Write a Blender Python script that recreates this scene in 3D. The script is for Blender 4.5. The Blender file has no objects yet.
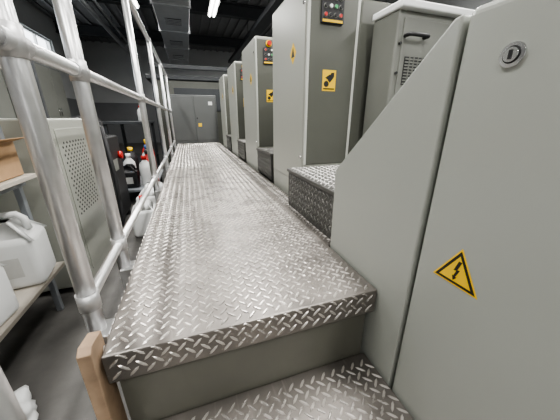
import bpy, bmesh, math, random
from mathutils import Vector, Matrix
random.seed(4)
# ------------------------------------------------------------ materials
def mat(name, col, rough=.5, metal=0., noise=0., nscale=20, bump=0., bscale=200, spec=.5, emit=None, est=0, scratch=0):
    m=bpy.data.materials.new(name); m.use_nodes=True
    nt=m.node_tree; b=nt.nodes['Principled BSDF']
    b.inputs['Base Color'].default_value=(*col,1); b.inputs['Roughness'].default_value=rough
    b.inputs['Metallic'].default_value=metal; b.inputs['Specular IOR Level'].default_value=spec
    if emit:
        b.inputs['Emission Color'].default_value=(*emit,1); b.inputs['Emission Strength'].default_value=est
    tc=nt.nodes.new('ShaderNodeTexCoord')
    if noise>0:
        n=nt.nodes.new('ShaderNodeTexNoise'); n.inputs['Scale'].default_value=nscale; n.inputs['Detail'].default_value=6
        nt.links.new(tc.outputs['Object'],n.inputs['Vector'])
        r=nt.nodes.new('ShaderNodeValToRGB')
        r.color_ramp.elements[0].position=.3; r.color_ramp.elements[1].position=.7
        r.color_ramp.elements[0].color=(*[c*(1-noise) for c in col],1)
        r.color_ramp.elements[1].color=(*[min(1,c*(1+noise)) for c in col],1)
        nt.links.new(n.outputs['Fac'],r.inputs['Fac'])
        out=r.outputs['Color']
        if scratch>0:
            mp=nt.nodes.new('ShaderNodeMapping'); mp.inputs['Scale'].default_value=(60,2.5,60); mp.inputs['Rotation'].default_value=(0,0,.2)
            n3=nt.nodes.new('ShaderNodeTexNoise'); n3.inputs['Scale'].default_value=1; n3.inputs['Detail'].default_value=3
            nt.links.new(tc.outputs['Object'],mp.inputs['Vector']); nt.links.new(mp.outputs['Vector'],n3.inputs['Vector'])
            r3=nt.nodes.new('ShaderNodeMapRange'); r3.inputs['From Min'].default_value=.62; r3.inputs['From Max'].default_value=.72; r3.inputs['To Max'].default_value=scratch
            nt.links.new(n3.outputs['Fac'],r3.inputs['Value'])
            mx=nt.nodes.new('ShaderNodeMixRGB'); mx.inputs['Color2'].default_value=(*[min(1,c*1.7) for c in col],1)
            nt.links.new(r3.outputs['Result'],mx.inputs['Fac']); nt.links.new(out,mx.inputs['Color1']); out=mx.outputs['Color']
        nt.links.new(out,b.inputs['Base Color'])
        mr=nt.nodes.new('ShaderNodeMapRange'); dr=min(.08,noise*.5)
        mr.inputs['To Min'].default_value=max(0,rough-dr); mr.inputs['To Max'].default_value=min(1,rough+dr)
        nt.links.new(n.outputs['Fac'],mr.inputs['Value']); nt.links.new(mr.outputs['Result'],b.inputs['Roughness'])
    if bump>0:
        n2=nt.nodes.new('ShaderNodeTexNoise'); n2.inputs['Scale'].default_value=bscale
        nt.links.new(tc.outputs['Object'],n2.inputs['Vector'])
        bp=nt.nodes.new('ShaderNodeBump'); bp.inputs['Strength'].default_value=bump; bp.inputs['Distance'].default_value=.002
        nt.links.new(n2.outputs['Fac'],bp.inputs['Height']); nt.links.new(bp.outputs['Normal'],b.inputs['Normal'])
    return m
M={}
M['plate']=mat('worn_tread_plate',(.20,.184,.168),.38,.55,.28,7,.15,150,scratch=.5)
M['bar']=mat('tread_bar_steel',(.56,.53,.495),.28,.6,.28,12)
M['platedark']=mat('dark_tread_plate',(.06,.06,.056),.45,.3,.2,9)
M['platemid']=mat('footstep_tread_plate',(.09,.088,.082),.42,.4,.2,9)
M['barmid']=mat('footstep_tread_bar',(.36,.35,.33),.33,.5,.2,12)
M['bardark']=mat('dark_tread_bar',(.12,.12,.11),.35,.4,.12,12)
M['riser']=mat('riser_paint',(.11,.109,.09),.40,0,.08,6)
M['paint']=mat('light_grey_green_paint',(.355,.368,.335),.27,0,.012,3,.04,300)
M['unitlight']=mat('unit_light_paint',(.355,.362,.322),.34,0,.012,3,.04,300)
M['trim']=mat('light_edge_trim',(.50,.51,.47),.35,0)
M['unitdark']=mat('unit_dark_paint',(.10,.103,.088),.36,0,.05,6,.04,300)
M['unitmid']=mat('unit_mid_paint',(.19,.195,.175),.4,0,.04,6)
M['endgrey']=mat('end_cabinet_paint',(.105,.11,.108),.4,0,.04,6)
M['alu']=mat('brushed_aluminium',(.66,.66,.66),.32,.85,.06,40)
M['clamp']=mat('cast_aluminium',(.50,.50,.50),.45,.75,.08,60)
M['black']=mat('black_rubber',(.015,.015,.016),.5)
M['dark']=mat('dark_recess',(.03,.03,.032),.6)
M['yellow']=mat('warning_yellow',(.85,.55,.02),.4)
M['red']=mat('red_plastic',(.5,.02,.015),.35)
M['green']=mat('green_plastic',(.05,.35,.12),.35)
M['white']=mat('white_plastic',(.78,.79,.78),.4)
M['hdpe']=mat('translucent_hdpe',(.66,.67,.66),.4,0,.04,10)
M['chrome']=mat('chrome',(.8,.8,.8),.12,1)
M['card']=mat('cardboard',(.42,.27,.15),.8,0,.08,25,.1,100)
M['wood']=mat('pine_board',(.34,.24,.16),.7,0,.3,14,.1,90)
M['shelf']=mat('painted_shelf_board',(.50,.46,.40),.6,0,.1,10)
M['rackpost']=mat('rack_steel',(.30,.32,.34),.45,.4,.05,20)
M['floor']=mat('worn_concrete',(.085,.082,.077),.5,0,.45,5,.2,60)
M['wall']=mat('wall_paint',(.42,.43,.43),.7,0,.04,3)
M['walldk']=mat('wall_paint_dark',(.16,.165,.17),.7,0,.05,3)
M['beam']=mat('steel_beam_paint',(.04,.044,.048),.5,.2,.1,8)
M['ceil']=mat('ceiling_sheet',(.19,.193,.197),.6,.0,.08,3)
M['tube']=mat('fluorescent_tube',(1,1,1),.4,0,emit=(1,.98,.94),est=18)
M['blue']=mat('blue_plastic',(.05,.12,.3),.4)
M['paper']=mat('paper_stack',(.5,.5,.48),.8,0,.05,30)
M['pipe']=mat('galvanised_duct',(.36,.37,.38),.45,.3,.1,6)

# ------------------------------------------------------------ builder
class B:
    def __init__(s,name): s.name=name; s.bm=bmesh.new(); s.mats=[]
    def mi(s,k):
        m=M[k]
        if m not in s.mats: s.mats.append(m)
        return s.mats.index(m)
    def box(s,x0,x1,y0,y1,z0,z1,k,bev=.003,xf=None):
        t=bmesh.new(); bmesh.ops.create_cube(t,size=1)
        for v in t.verts: v.co=Vector(((x0+x1)/2+v.co.x*(x1-x0),(y0+y1)/2+v.co.y*(y1-y0),(z0+z1)/2+v.co.z*(z1-z0)))
        if bev>0:
            bb=min(bev,.45*min(x1-x0,y1-y0,z1-z0))
            bmesh.ops.bevel(t,geom=t.edges[:],offset=bb,segments=2 if bb<.01 else 4,affect='EDGES',profile=.5)
        if xf is not None: t.transform(xf)
        s.merge(t,k,smooth=(bev>=.025)); return s
    def merge(s,t,k,smooth=False,keep=False):
        i=s.mi(k)
        for f in t.faces:
            f.material_index=i
            if not keep: f.smooth=smooth
        me=bpy.data.meshes.new('t'); t.to_mesh(me); t.free(); s.bm.from_mesh(me); bpy.data.meshes.remove(me)
    def cyl(s,p0,p1,r,k,seg=20,r2=None):
        p0=Vector(p0);p1=Vector(p1); d=p1-p0
        t=bmesh.new(); bmesh.ops.create_cone(t,cap_ends=True,segments=seg,radius1=r,radius2=r if r2 is None else r2,depth=d.length)
        for f in t.faces: f.smooth=(len(f.verts)==4)
        t.transform(Matrix.Translation((p0+p1)/2)@d.to_track_quat('Z','Y').to_matrix().to_4x4())
        s.merge(t,k,keep=True); return s
    def sph(s,c,r,k,sc=(1,1,1)):
        t=bmesh.new(); bmesh.ops.create_uvsphere(t,u_segments=20,v_segments=12,radius=r)
        t.transform(Matrix.Translation(c)@Matrix.Diagonal((*sc,1))); s.merge(t,k,smooth=True); return s
    def path(s,pts,r,k,seg=14):
        t=bmesh.new(); rings=[]; pts=[Vector(p) for p in pts]; n=None
        for i,p in enumerate(pts):
            d=(pts[min(i+1,len(pts)-1)]-pts[max(i-1,0)]).normalized()
            if n is None: n=d.orthogonal().normalized()
            n=(n-d*n.dot(d)).normalized(); b=d.cross(n)
            rings.append([t.verts.new(p+r*(math.cos(a)*n+math.sin(a)*b)) for a in [2*math.pi*j/seg for j in range(seg)]])
        for a,b in zip(rings,rings[1:]):
            for j in range(seg): t.faces.new((a[j],a[(j+1)%seg],b[(j+1)%seg],b[j]))
        t.faces.new(rings[0][::-1]); t.faces.new(rings[-1]); s.merge(t,k,smooth=True); return s
    def prism(s,pts,vec,k,bev=0):
        t=bmesh.new(); vs=[t.verts.new(p) for p in pts]; f=t.faces.new(vs)
        r=bmesh.ops.extrude_face_region(t,geom=[f]); 
        bmesh.ops.translate(t,verts=[v for v in r['geom'] if isinstance(v,bmesh.types.BMVert)],vec=vec)
        bmesh.ops.recalc_face_normals(t,faces=t.faces)
        if bev>0: bmesh.ops.bevel(t,geom=t.edges[:],offset=bev,segments=3,affect='EDGES',profile=.5)
        s.merge(t,k,smooth=False); return s
    def lathe(s,prof,c,k,seg=28):
        t=bmesh.new(); rings=[]
        for r,z in prof: rings.append([t.verts.new((c[0]+r*math.cos(2*math.pi*j/seg),c[1]+r*math.sin(2*math.pi*j/seg),c[2]+z)) for j in range(seg)])
        for a,b in zip(rings,rings[1:]):
            for j in range(seg): t.faces.new((a[j],a[(j+1)%seg],b[(j+1)%seg],b[j]))
        t.faces.new(rings[0][::-1]); t.faces.new(rings[-1]); s.merge(t,k,smooth=True); return s
    def finish(s,parent=None):
        me=bpy.data.meshes.new(s.name)
        vs=[v.co for v in s.bm.verts]
        c=Vector(((min(v.x for v in vs)+max(v.x for v in vs))/2,(min(v.y for v in vs)+max(v.y for v in vs))/2,min(v.z for v in vs)))
        bmesh.ops.translate(s.bm,verts=s.bm.verts[:],vec=-c)
        s.bm.to_mesh(me); s.bm.free()
        for m in s.mats: me.materials.append(m)
        o=bpy.data.objects.new(s.name,me); bpy.context.collection.objects.link(o); o.location=c
        if parent: o.parent=parent; o.location=c-parent.location
        return o

def tread(name,areas,parent,p=.0232,L=.030,W=.0082,H=.0024,k='bar'):
    # checker (tear-drop) plate: bars on a lattice turned 45 degrees, alternating direction
    V=[];F=[]; s2=math.sqrt(.5)
    for (o,u,v,lu,lv) in areas:
        o=Vector(o);u=Vector(u);v=Vector(v);n=u.cross(v)
        N=int((lu+lv)/p)+4
        for i in range(-2,N):
            for j in range(-N,N):
                cu=(i+j)*p*s2; cv=(i-j)*p*s2
                if not(.004<cu<lu-.004 and .004<cv<lv-.004): continue
                if (i+j)%2: a=(s2,s2); b=(-s2,s2)
                else: a=(s2,-s2); b=(s2,s2)
                kk=len(V)
                for zz,lst in ((0,[(-.5,0),(-.25,-.42),(.25,-.42),(.5,0),(.25,.42),(-.25,.42)]),(H,[(-.36,0),(-.2,-.2),(.2,-.2),(.36,0),(.2,.2),(-.2,.2)])):
                    for (x,y) in lst:
                        pu=min(max(cu+a[0]*x*L+b[0]*y*W,0),lu); pv=min(max(cv+a[1]*x*L+b[1]*y*W,0),lv)
                        V.append(o+u*pu+v*pv+n*zz)
                for q in range(6): F.append((kk+q,kk+(q+1)%6,kk+6+(q+1)%6,kk+6+q))
                F.append(tuple(kk+6+q for q in range(6)))
    me=bpy.data.meshes.new(name); me.from_pydata([tuple(q-parent.location) for q in V],[],F); me.materials.append(M[k])
    o=bpy.data.objects.new(name,me); bpy.context.collection.objects.link(o); o.parent=parent
    return o
X=Vector((1,0,0));Y=Vector((0,1,0));Z=Vector((0,0,1))

# ------------------------------------------------------------ room
XL,XR,YB,YF,H=-3.2,5.0,12.0,-4.0,3.5
B('floor').box(XL,XR,YF,YB,-.1,0,'floor',0).finish()
b=B('ceiling'); b.box(XL,XR,YF,YB,H,H+.1,'ceil',0)
x=XL+.1
while x<XR-.1:
    b.box(x,x+.06,YF,YB,H-.035,H-.001,'ceil',0); x+=.25
b.finish()
def wall_win(name,along,fixed,a0,a1,wins,z0,z1):
    b=B(name)
    def bx(s,e,za,zb,k='wall'):
        if along=='y': b.box(fixed[0],fixed[1],s,e,za,zb,k,0)
        else: b.box(s,e,fixed[0],fixed[1],za,zb,k,0)
    bx(a0,a1,0,1.5,'walldk'); bx(a0,a1,1.5,z0); bx(a0,a1,z1,H)
    p=a0
    for s,e in wins: bx(p,s,z0,z1); p=e
    bx(p,a1,z0,z1); return b.finish()
wl=[(i,i+1.5) for i in (-3,-1,1,3,5,8)]
wall_win('wall_left','y',(XL-.15,XL),YF,YB,wl,2.2,2.9)
b=B('wall_back'); b.box(XL-.15,XR+.15,YB,YB+.15,0,1.5,'walldk',0).box(XL-.15,XR+.15,YB,YB+.15,1.5,H,'wall',0).finish()
B('wall_right').box(XR,XR+.15,YF,YB,0,H,'wall',0).finish()
B('wall_front').box(XL-.15,XR+.15,YF-.15,YF,0,H,'wall',0).finish()
n=1
for s,e in wl:
    b=B('window_%d'%n); n+=1
    x0,x1=XL-.1,XL-.05
    for (ya,yb,za,zb) in [(s,e,2.2,2.25),(s,e,2.85,2.9),(s,s+.05,2.25,2.85),(e-.05,e,2.25,2.85),((s+e)/2-.02,(s+e)/2+.02,2.25,2.85)]:
        b.box(x0,x1,ya,yb,za,zb,'white',0)
    b.finish()
for yy in (-2,1.6,4.4,7.2,10):
    b=B('ceiling_beam')
    b.box(XL,XR,yy-.08,yy+.08,H-.3,H-.28,'beam',0).box(XL,XR,yy-.08,yy+.08,H-.06,H-.04,'beam',0).box(XL,XR,yy-.01,yy+.01,H-.3,H-.04,'beam',0)
    b.finish()
b=B('overhead_cable_tray'); b.box(1.7,1.95,-3,11,2.9,2.92,'beam',0).box(1.7,1.715,-3,11,2.92,3.0,'beam',0).box(1.935,1.95,-3,11,2.92,3.0,'beam',0)
for yy in range(-2,11,2): b.cyl((1.82,yy,2.91),(1.82,yy,H),.008,'beam',8)
for q in range(4): b.cyl((1.74+q*.05,-3,2.94),(1.74+q*.05,11,2.94),.015,'black',8)
b.finish()
b=B('ventilation_duct')
b.box(-.35,.25,4.0,11.5,2.75,3.1,'pipe',.02)
for yy in (4.0,5.5,7.0,8.5,10.0): b.box(-.37,.27,yy,yy+.05,2.73,3.12,'pipe',.004)
for yy in (4.6,6.2,7.8,9.4):
    b.box(-.2,.1,yy,yy+.4,2.742,2.752,'dark',0)
    for q in range(5): b.box(-.2,.1,yy+.03+q*.08,yy+.06+q*.08,2.735,2.745,'pipe',0)
for yy in (4.5,7.5,10.5):
    for xx in (-.33,.23): b.cyl((xx,yy,3.1),(xx,yy,H),.006,'beam',6)
b.finish()
b=B('overhead_pipe')
b.cyl((-1.6,-3.5,3.0),(-1.6,11.5,3.0),.05,'pipe').cyl((-1.4,-3.5,3.02),(-1.4,11.5,3.02),.025,'pipe')
for yy in range(-3,12,2): b.cyl((-1.6,yy,3.0),(-1.6,yy,H),.008,'beam',8)
b.finish()
for lx in (-.75,.75,3.0):
    for ly in (-1.6,.9,3.4,6.2,8.8):
        if ly>8 and lx<1: continue
        b=B('fluorescent_light_fixture')
        b.prism([(lx-.09,ly-.65,3.06),(lx+.09,ly-.65,3.06),(lx+.04,ly-.65,3.12),(lx-.04,ly-.65,3.12)],(0,1.3,0),'white')
        b.cyl((lx-.045,ly-.6,3.04),(lx-.045,ly+.6,3.04),.013,'tube',10).cyl((lx+.045,ly-.6,3.04),(lx+.045,ly+.6,3.04),.013,'tube',10)
        b.cyl((lx,ly-.5,3.12),(lx,ly-.5,H),.004,'black',6).cyl((lx,ly+.5,3.12),(lx,ly+.5,H),.004,'black',6)
        b.finish()
        l=bpy.data.lights.new('tube_light','AREA'); l.shape='RECTANGLE'; l.size=.16; l.size_y=1.2
        l.energy={-.75:46,.75:58,3.0:72}[lx]; l.color=(1,.985,.955)
        o=bpy.data.objects.new('tube_light',l); o.location=(lx,ly,3.02); bpy.context.collection.objects.link(o)

# ------------------------------------------------------------ walkway
XR0=.545
b=B('diamond_plate_walkway')
yf,ye=.473,5.3
b.box(-.217,.45,yf,ye,.425,.5,'plate',.004)
b.box(.44,XR0,.753,ye,.425,.4995,'plate',0)
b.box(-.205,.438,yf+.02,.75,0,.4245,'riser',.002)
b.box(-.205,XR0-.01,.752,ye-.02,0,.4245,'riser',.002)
w=b.finish()
tread('raised_tread_bars',[((-.214,yf+.004,.5),X,Y,.66,ye-yf-.01),((.446,.76,.5),X,Y,.097,ye-.765),
      ((-.214,yf,.428),X,Z,.66,.070),((-.217,ye-.01,.428),-Y,Z,ye-yf-.02,.070)],w)
b=B('lower_diamond_plate_step')
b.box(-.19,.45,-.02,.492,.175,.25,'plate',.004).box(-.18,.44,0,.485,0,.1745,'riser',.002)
w2=b.finish()
tread('raised_tread_bars',[((-.187,-.015,.25),X,Y,.634,.495),((-.187,-.02,.18),X,Z,.634,.068)],w2)
b=B('wooden_side_board'); b.prism([(-.245,.445,0),(-.245,.52,0),(-.245,.52,.53),(-.245,.47,.54),(-.245,.455,.53)],(.024,0,0),'wood',.002).finish()

# ------------------------------------------------------------ railing
b=B('aluminium_safety_railing')
PX=-.25; posts=[.575,.86,1.86,2.86,3.86,4.86]; r=.0185
for i,py in enumerate(posts):
    b.cyl((PX,py,.40),(PX,py,1.60),r,'alu',24)
    b.cyl((PX,py,.552),(PX,py,.592),r+.003,'clamp',24)
    b.cyl((PX,py,1.063-.024),(PX,py,1.063+.024),r+.003,'clamp',24)
    b.cyl((PX,py-.038,1.063),(PX,py+.038,1.063),.0175,'clamp',20)
    b.sph((PX,py,1.6),r+.004,'clamp')
    b.box(PX-.01,-.2195,py-.03,py+.03,.42,.49,'clamp',.003)
b.cyl((PX,.575,1.063),(PX,4.86,1.063),.0145,'alu')
b.cyl((PX,.575,1.6),(PX,4.86,1.6),.018,'alu')
b.cyl((PX,.575,.572),(PX,4.86,.572),.013,'alu')
b.cyl((PX,.30,1.063),(PX,.56,1.063),.0145,'alu')
b.cyl((PX,.30,0),(PX,.30,1.063),.017,'alu').sph((PX,.3,1.063),.022,'clamp')
b.finish()

# ------------------------------------------------------------ right guard panels
FX=.455
b=B('machine_side_cabinet')
b.box(FX,1.15,-1.6,.377,.02,1.12,'paint',.014)
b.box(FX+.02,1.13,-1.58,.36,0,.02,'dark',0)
def tri(bd,cy,cz,s,xf,k,off):
    h=s*.85
    pts=[(xf-off,cy-s/2,cz-h/3),(xf-off,cy+s/2,cz-h/3),(xf-off,cy,cz+2*h/3)]
    bd.prism(pts,(.0005,0,0),k)
tri(b,.286,.671,.092,FX,'yellow',.0008); tri(b,.286,.671,.082,FX,'black',.0012); tri(b,.286,.671,.064,FX,'yellow',.0016)
bolt=[(.0065,.026),(.0,.026),(-.006,.004),(-.0005,.0055),(-.004,-.007),(-.0065,-.006),(-.003,-.0165),(.003,-.0085),(.0,-.008),(.006,.0085),(.001,.0075)]
b.prism([(FX-.002,.286-p[0],.671+p[1]) for p in bolt],(.0004,0,0),'black')
lc=(.29,1.036)
b.cyl((FX-.004,*lc),(FX+.004,*lc),.0165,'chrome',32).cyl((FX-.0045,*lc),(FX-.003,*lc),.0115,'black',28).cyl((FX-.007,*lc),(FX-.003,*lc),.0095,'chrome',28)
b.box(FX-.0085,FX-.006,lc[0]-.002,lc[0]+.002,lc[1]-.006,lc[1]+.006,'black',0)
b.finish()
b=B('machine_guard_panel')
b.prism([(FX,.384,.02),(FX,.75,.02),(FX,.75,.785),(FX,.735,.80),(FX,.40,1.112),(FX,.384,1.115)],(.36,0,0),'paint',.004)
b.finish()

# ------------------------------------------------------------ footsteps
def footstep(y0,y1,x0=.47,x1=.83):
    b=B('diamond_plate_footstep')
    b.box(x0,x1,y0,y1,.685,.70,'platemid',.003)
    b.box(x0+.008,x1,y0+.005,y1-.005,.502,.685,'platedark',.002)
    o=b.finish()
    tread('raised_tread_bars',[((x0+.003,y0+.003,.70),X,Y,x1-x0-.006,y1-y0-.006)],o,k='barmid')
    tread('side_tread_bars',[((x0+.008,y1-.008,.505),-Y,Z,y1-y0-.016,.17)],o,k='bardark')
    return o
UX=.57; UW=.27; UL=.55; US=[1.27,2.27,3.27,4.27]
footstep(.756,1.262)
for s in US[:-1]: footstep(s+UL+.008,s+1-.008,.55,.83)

# ------------------------------------------------------------ press units
def unit(y0):
    b=B('printing_press_unit'); y1=y0+UL; top=1.56
    b.box(UX,UX+UW,y0+.004,y1,.02,top,'unitlight',.012)
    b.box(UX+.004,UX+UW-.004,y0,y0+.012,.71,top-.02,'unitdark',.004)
    b.box(UX,UX+.012,y0-.002,y0+.012,.71,top-.01,'trim',.002).box(UX+UW-.012,UX+UW+.002,y0-.002,y0+.012,.71,top-.01,'trim',.002)
    b.box(UX-.004,UX,y0+.02,y1-.02,.60,1.52,'unitlight',.0015)
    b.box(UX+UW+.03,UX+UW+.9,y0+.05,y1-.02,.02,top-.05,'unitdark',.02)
    b.cyl((UX+UW+.015,y0+.06,.7),(UX+UW+.015,y0+.06,top),.02,'unitmid')
    for (yy,zz,rr) in ((y1+.10,1.0,.09),(y1+.27,1.12,.10),(y1+.2,.86,.07)):
        b.cyl((UX+UW,yy,zz),(UX+UW+.9,yy,zz),rr,'chrome' if rr<.1 else 'unitmid',28)
    cx,cz=.69,1.43
    b.box(cx-.058,cx+.058,y0-.012,y0,cz-.065,cz+.05,'dark',.003)
    b.box(cx-.052,cx+.052,y0-.0128,y0-.012,cz-.060,cz-.050,'yellow',0)
    for r_,row in enumerate((('red','black','white','black'),('black','white','green','black'),('red','black','black','red'))):
        for i,k in enumerate(row):
            xx=cx-.039+i*.026; zz=cz+.034-r_*.033
            b.cyl((xx,y0-.012,zz),(xx,y0-.014,zz),.010,'unitmid',16); b.cyl((xx,y0-.014,zz),(xx,y0-.02,zz),.007,k,16)
    b.cyl((cx-.01,y0,cz+.08),(cx-.01,y0-.012,cz+.08),.024,'yellow',20).cyl((cx-.01,y0-.012,cz+.08),(cx-.01,y0-.03,cz+.08),.017,'red',20)
    b.box(.658,.732,y0-.0008,y0+.001,1.08,1.175,'yellow',0)
    yq=y0-.0016
    b.cyl((.680,yq,1.112),(.680,yq+.0008,1.112),.014,'black',20)
    b.prism([(.688,yq,1.128),(.700,yq,1.118),(.722,yq,1.145),(.722,yq,1.165),(.705,yq,1.162)],(0,.0008,0),'black')
    b.prism([(.672,yq,1.140),(.690,yq,1.130),(.704,yq,1.150),(.698,yq,1.156)],(0,.0008,0),'black')
    b.box(.664,.726,yq,yq+.0008,1.087,1.093,'black',0)
    yc=y0+.17; zc=1.27
    b.prism([(UX-.005,yc-.045,zc),(UX-.005,yc,zc+.05),(UX-.005,yc+.045,zc),(UX-.005,yc,zc-.05)],(.0008,0,0),'yellow')
    b.prism([(UX-.0056,yc-.022,zc-.018),(UX-.0056,yc,zc+.03),(UX-.0056,yc+.022,zc-.018)],(.0006,0,0),'black')
    for zz in (.75,1.45): b.cyl((UX-.008,y0+.04,zz),(UX,y0+.04,zz),.008,'chrome',14)
    b.finish()
for s in US: unit(s)
b=B('press_drive_cabinet')
x0,x1,y0,y1=.93,1.55,1.10,1.28
b.box(x0,x1,y0,y1,.02,1.40,'unitmid',.01)
b.box(x0-.01,x1+.01,y0-.03,y1,1.40,1.43,'white',.006)
b.box(x0+.03,x1-.03,y0-.006,y0,1.0,1.37,'unitmid',.003)
b.box(.985,1.105,y0-.008,y0-.004,1.10,1.22,'dark',.001)
for i in range(9): b.box(.988,1.102,y0-.012,y0-.006,1.104+i*.0128,1.110+i*.0128,'unitmid',0)
for i in range(4): b.box(1.01+i*.025,1.014+i*.025,y0-.013,y0-.006,1.10,1.22,'unitmid',0)
b.path([(.97,y0,1.30),(.97,y0-.035,1.30),(.98,y0-.04,1.30),(1.07,y0-.04,1.30),(1.08,y0-.035,1.30),(1.08,y0,1.30)],.008,'black')
for q in range(3): b.cyl((.95,y0-.01,1.03+q*.12),(.95,y0,1.03+q*.12),.006,'black',12)
b.finish()

# ------------------------------------------------------------ end of walkway
b=B('grey_end_cabinet')
b.box(-.27,.55,5.32,5.9,.02,1.35,'endgrey',.012).box(-.25,.135,5.31,5.32,.55,1.32,'endgrey',.004).box(.145,.53,5.31,5.32,.55,1.32,'endgrey',.004)
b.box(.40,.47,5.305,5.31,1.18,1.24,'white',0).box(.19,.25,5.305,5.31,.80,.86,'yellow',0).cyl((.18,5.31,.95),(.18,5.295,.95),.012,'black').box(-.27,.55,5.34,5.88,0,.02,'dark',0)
b.finish()
b=B('sheet_delivery_machine')
b.box(-.6,1.5,6.3,8.2,0,1.7,'unitdark',.02).box(-.7,1.6,6.25,8.25,1.7,1.78,'beam',.01).box(-.2,.9,6.27,6.3,1.1,1.55,'beam',.005)
for xx in (-.6,1.4): b.box(xx,xx+.08,6.2,6.28,0,1.95,'beam',.004)
b.box(-.6,1.48,6.2,6.28,1.9,1.97,'beam',.004)
b.finish()

# ------------------------------------------------------------ left side: rack and contents
b=B('storage_rack')
rx0,rx1,ry0,ry1=-1.2,-.665,-.35,1.42
for xx in (rx0,rx1-.09):
    for yy in (ry0,ry1-.025):
        b.box(xx,xx+.025,yy,yy+.025,0,1.9,'rackpost',.003)
for zz in (.27,.72,1.15,1.6):
    b.box(rx0,rx1,ry0,ry1,zz-.018,zz,'shelf',.002)
    for xx in (rx0+.02,rx1-.06): b.box(xx,xx+.012,ry0,ry1,zz-.05,zz-.018,'rackpost',.002)
b.finish()
def jerry(x,y,z,s=1.,rot=0,cap='white',name='white_jerry_can',body='hdpe'):
    b=B(name)
    T=Matrix.Translation((x,y,z))@Matrix.Rotation(rot,4,'Z')@Matrix.Scale(s,4)
    b.box(-.095,.095,-.13,.13,0,.23,body,.03,T)
    t=bmesh.new(); bmesh.ops.create_cone(t,cap_ends=True,cap_tris=False,segments=4,radius1=.135,radius2=.07,depth=.06)
    t.transform(T@Matrix.Translation((0,0,.25))@Matrix.Diagonal((.85,1.2,1,1))@Matrix.Rotation(math.pi/4,4,'Z'))
    bmesh.ops.bevel(t,geom=t.edges[:],offset=.01,segments=3,affect='EDGES'); b.merge(t,body,True)
    pt=lambda a,c,d:(T@Vector((a,c,d)))
    b.path([pt(0,-.1,.24),pt(0,-.095,.29),pt(0,-.075,.31),pt(0,-.01,.31),pt(0,.015,.29),pt(0,.02,.265)],.014*s,body)
    b.cyl(pt(0,.075,.25),pt(0,.075,.285),.026*s,body).cyl(pt(0,.075,.28),pt(0,.075,.31),.031*s,cap)
    b.box(-.0955,.0955,-.07,.07,.06,.15,'paper',.001,T)
    return b.finish()
jerry(-.79,1.28,.271,.98,math.pi/2+.15)
jerry(-.79,.99,.271,.9,math.pi/2-.1)
jerry(-1.05,1.25,.271,.9,.2)
b=B('cardboard_box'); b.box(-.95,-.69,1.13,1.385,.723,.86,'card',.003).box(-.95,-.69,1.24,1.28,.86,.8615,'shelf',0).prism([(-.69,1.14,.86),(-.69,1.38,.86),(-.64,1.38,.875),(-.64,1.14,.875)],(0,0,.003),'card').finish()
b=B('cardboard_box'); b.box(-1.05,-.72,.7,1.08,.723,.90,'card',.003).box(-1.05,-.72,.86,.91,.90,.9015,'shelf',0).finish()
b=B('paper_stack')
for q in range(5): b.box(-.95+random.uniform(-.01,.01),-.72,1.1,1.38,1.151+q*.017,1.167+q*.017,'paper',.002)
b.finish()
b=B('tool_case'); b.box(-1.0,-.72,.6,.98,1.151,1.3,'black',.015).path([(-.72,.73,1.25),(-.69,.73,1.26),(-.69,.86,1.26),(-.72,.86,1.25)],.008,'dark').box(-.72,-.714,.65,.68,1.2,1.24,'chrome',.001).finish()
b=B('crumpled_white_cloth')
t=bmesh.new(); bmesh.ops.create_icosphere(t,subdivisions=4,radius=.1)
for v in t.verts:
    c=v.co; f=1+.18*math.sin(c.x*70+c.y*31)*math.cos(c.y*57-c.z*40)+.1*math.sin(c.z*120+c.x*90)
    v.co=Vector((c.x*f*.9-.665,c.y*f*1.1+.76,max(0.0,c.z*f*.6+.045)))
b.merge(t,'hdpe',True); b.finish()
b=B('perforated_equipment_cabinet')
b.box(-1.15,-.62,1.55,2.2,.03,.95,'unitlight',.012)
for (xx,yy) in ((-1.1,1.6),(-1.1,2.15),(-.68,1.6),(-.68,2.15)): b.cyl((xx,yy,0),(xx,yy,.03),.02,'black')
b.box(-.62,-.616,1.58,1.98,.12,.90,'unitlight',.002).box(-.62,-.616,2.0,2.17,.12,.90,'unitlight',.002)
for i in range(20):
    for j in range(8):
        yy=1.62+j*.04; zz=.45+i*.02
        b.cyl((-.6165,yy+(i%2)*.02,zz),(-.6145,yy+(i%2)*.02,zz),.0065,'dark',6)
b.finish()
b=B('black_pump_machine')
b.box(-1.05,-.66,2.45,2.95,.06,.80,'black',.02)
for (xx,yy) in ((-1.0,2.5),(-1.0,2.9),(-.7,2.5),(-.7,2.9)): b.cyl((xx,yy,0),(xx,yy,.06),.03,'dark')
b.lathe([(.12,0),(.12,.12),(.09,.16),(.03,.17)],(-.82,2.7,.80),'black')
b.box(-.661,-.655,2.55,2.75,.5,.6,'unitmid',.002).cyl((-.66,2.85,.62),(-.63,2.85,.62),.035,'red')
b.path([(-.75,2.55,.80),(-.72,2.53,.92),(-.66,2.5,.88),(-.635,2.48,.5),(-.64,2.46,.1),(-.66,2.44,.03)],.016,'dark')
b.finish()
b=B('low_trolley')
b.box(-.95,-.45,3.25,4.5,.14,.17,'rackpost',.004)
for xx in (-.9,-.5):
    for yy in (3.4,4.4): b.cyl((xx-.015,yy,.06),(xx+.015,yy,.06),.06,'black').box(xx-.02,xx+.02,yy-.02,yy+.02,.06,.14,'rackpost',0)
b.finish()
def bottle(x,y,z,h,r,k,cap):
    b=B('plastic_bottle'); b.lathe([(r*.9,0),(r,.01),(r,h*.6),(r*.9,h*.72),(r*.35,h*.85),(r*.33,h*.9)],(x,y,z),k)
    b.cyl((x,y,z+h*.88),(x,y,z+h),r*.42,cap); b.finish()
jerry(-.74,3.42,.171,.85,math.pi/2,'black','black_jerry_can','black')
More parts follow.
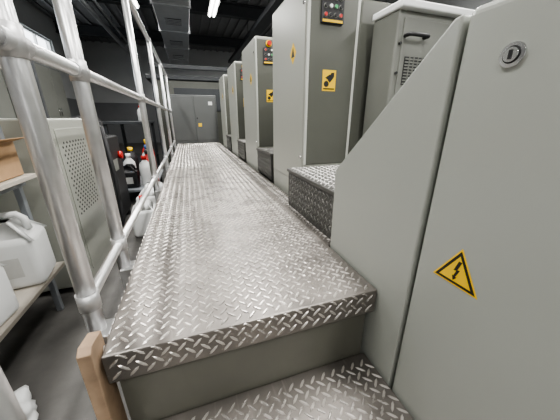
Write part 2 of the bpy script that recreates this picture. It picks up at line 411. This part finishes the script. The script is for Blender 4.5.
bottle(-.54,3.42,.171,.36,.07,'hdpe','red'); bottle(-.54,3.68,.171,.40,.065,'red','black'); bottle(-.56,3.92,.171,.44,.08,'hdpe','blue')
bottle(-.58,4.12,.171,.50,.08,'red','yellow'); bottle(-.76,3.7,.171,.36,.07,'hdpe','white'); bottle(-.80,4.1,.171,.4,.08,'black','yellow')
jerry(-.44,2.35,.0,1.0,.1,'red'); jerry(-.43,2.72,.0,1.1,-.1,'black'); jerry(-.40,3.05,.0,1.0,.1,'red')
b=B('workbench')
b.box(-1.3,-.65,4.8,6.1,.86,.90,'beam',.004)
for xx in (-1.26,-.71):
    for yy in (4.85,6.0): b.box(xx,xx+.05,yy,yy+.05,0,.86,'beam',.003)
b.box(-1.26,-.66,4.9,6.0,.25,.27,'beam',.002)
b.finish()
bottle(-.72,5.0,.901,.24,.045,'hdpe','red'); bottle(-.74,5.3,.901,.22,.05,'black','red')
b=B('ink_drum'); b.lathe([(.15,0),(.155,.01),(.155,.18),(.162,.19),(.155,.2),(.155,.38),(.162,.39),(.155,.4),(.155,.56),(.16,.58),(.15,.58)],(-1.35,3.6,0),'blue').finish()
for yy in (.2,2.2,4.4,6.6):
    b=B('tall_storage_cabinet'); b.box(-3.1,-2.6,yy,yy+1.1,.02,1.95,'walldk',.008)
    b.box(-2.6,-2.59,yy+.01,yy+.545,.06,1.92,'unitmid',.003).box(-2.6,-2.59,yy+.555,yy+1.09,.06,1.92,'unitmid',.003)
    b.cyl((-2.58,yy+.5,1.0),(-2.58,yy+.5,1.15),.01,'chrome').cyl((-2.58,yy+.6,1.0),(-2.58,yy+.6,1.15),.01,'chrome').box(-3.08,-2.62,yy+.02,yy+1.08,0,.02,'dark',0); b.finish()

# ------------------------------------------------------------ world, camera
w=bpy.data.worlds.new('daylight'); bpy.context.scene.world=w; w.use_nodes=True
bg=w.node_tree.nodes['Background']; bg.inputs[0].default_value=(.9,.95,1,1); bg.inputs[1].default_value=4
cam=bpy.data.cameras.new('camera'); co=bpy.data.objects.new('camera',cam); bpy.context.collection.objects.link(co)
cam.sensor_width=36; cam.lens=255/560*36; cam.clip_start=.01
co.location=(0,0,.95); co.rotation_euler=(math.radians(90-19.8),0,math.radians(-18.9))
bpy.context.scene.camera=co
try: bpy.context.scene.view_settings.look='AgX - Medium High Contrast'
except Exception: pass
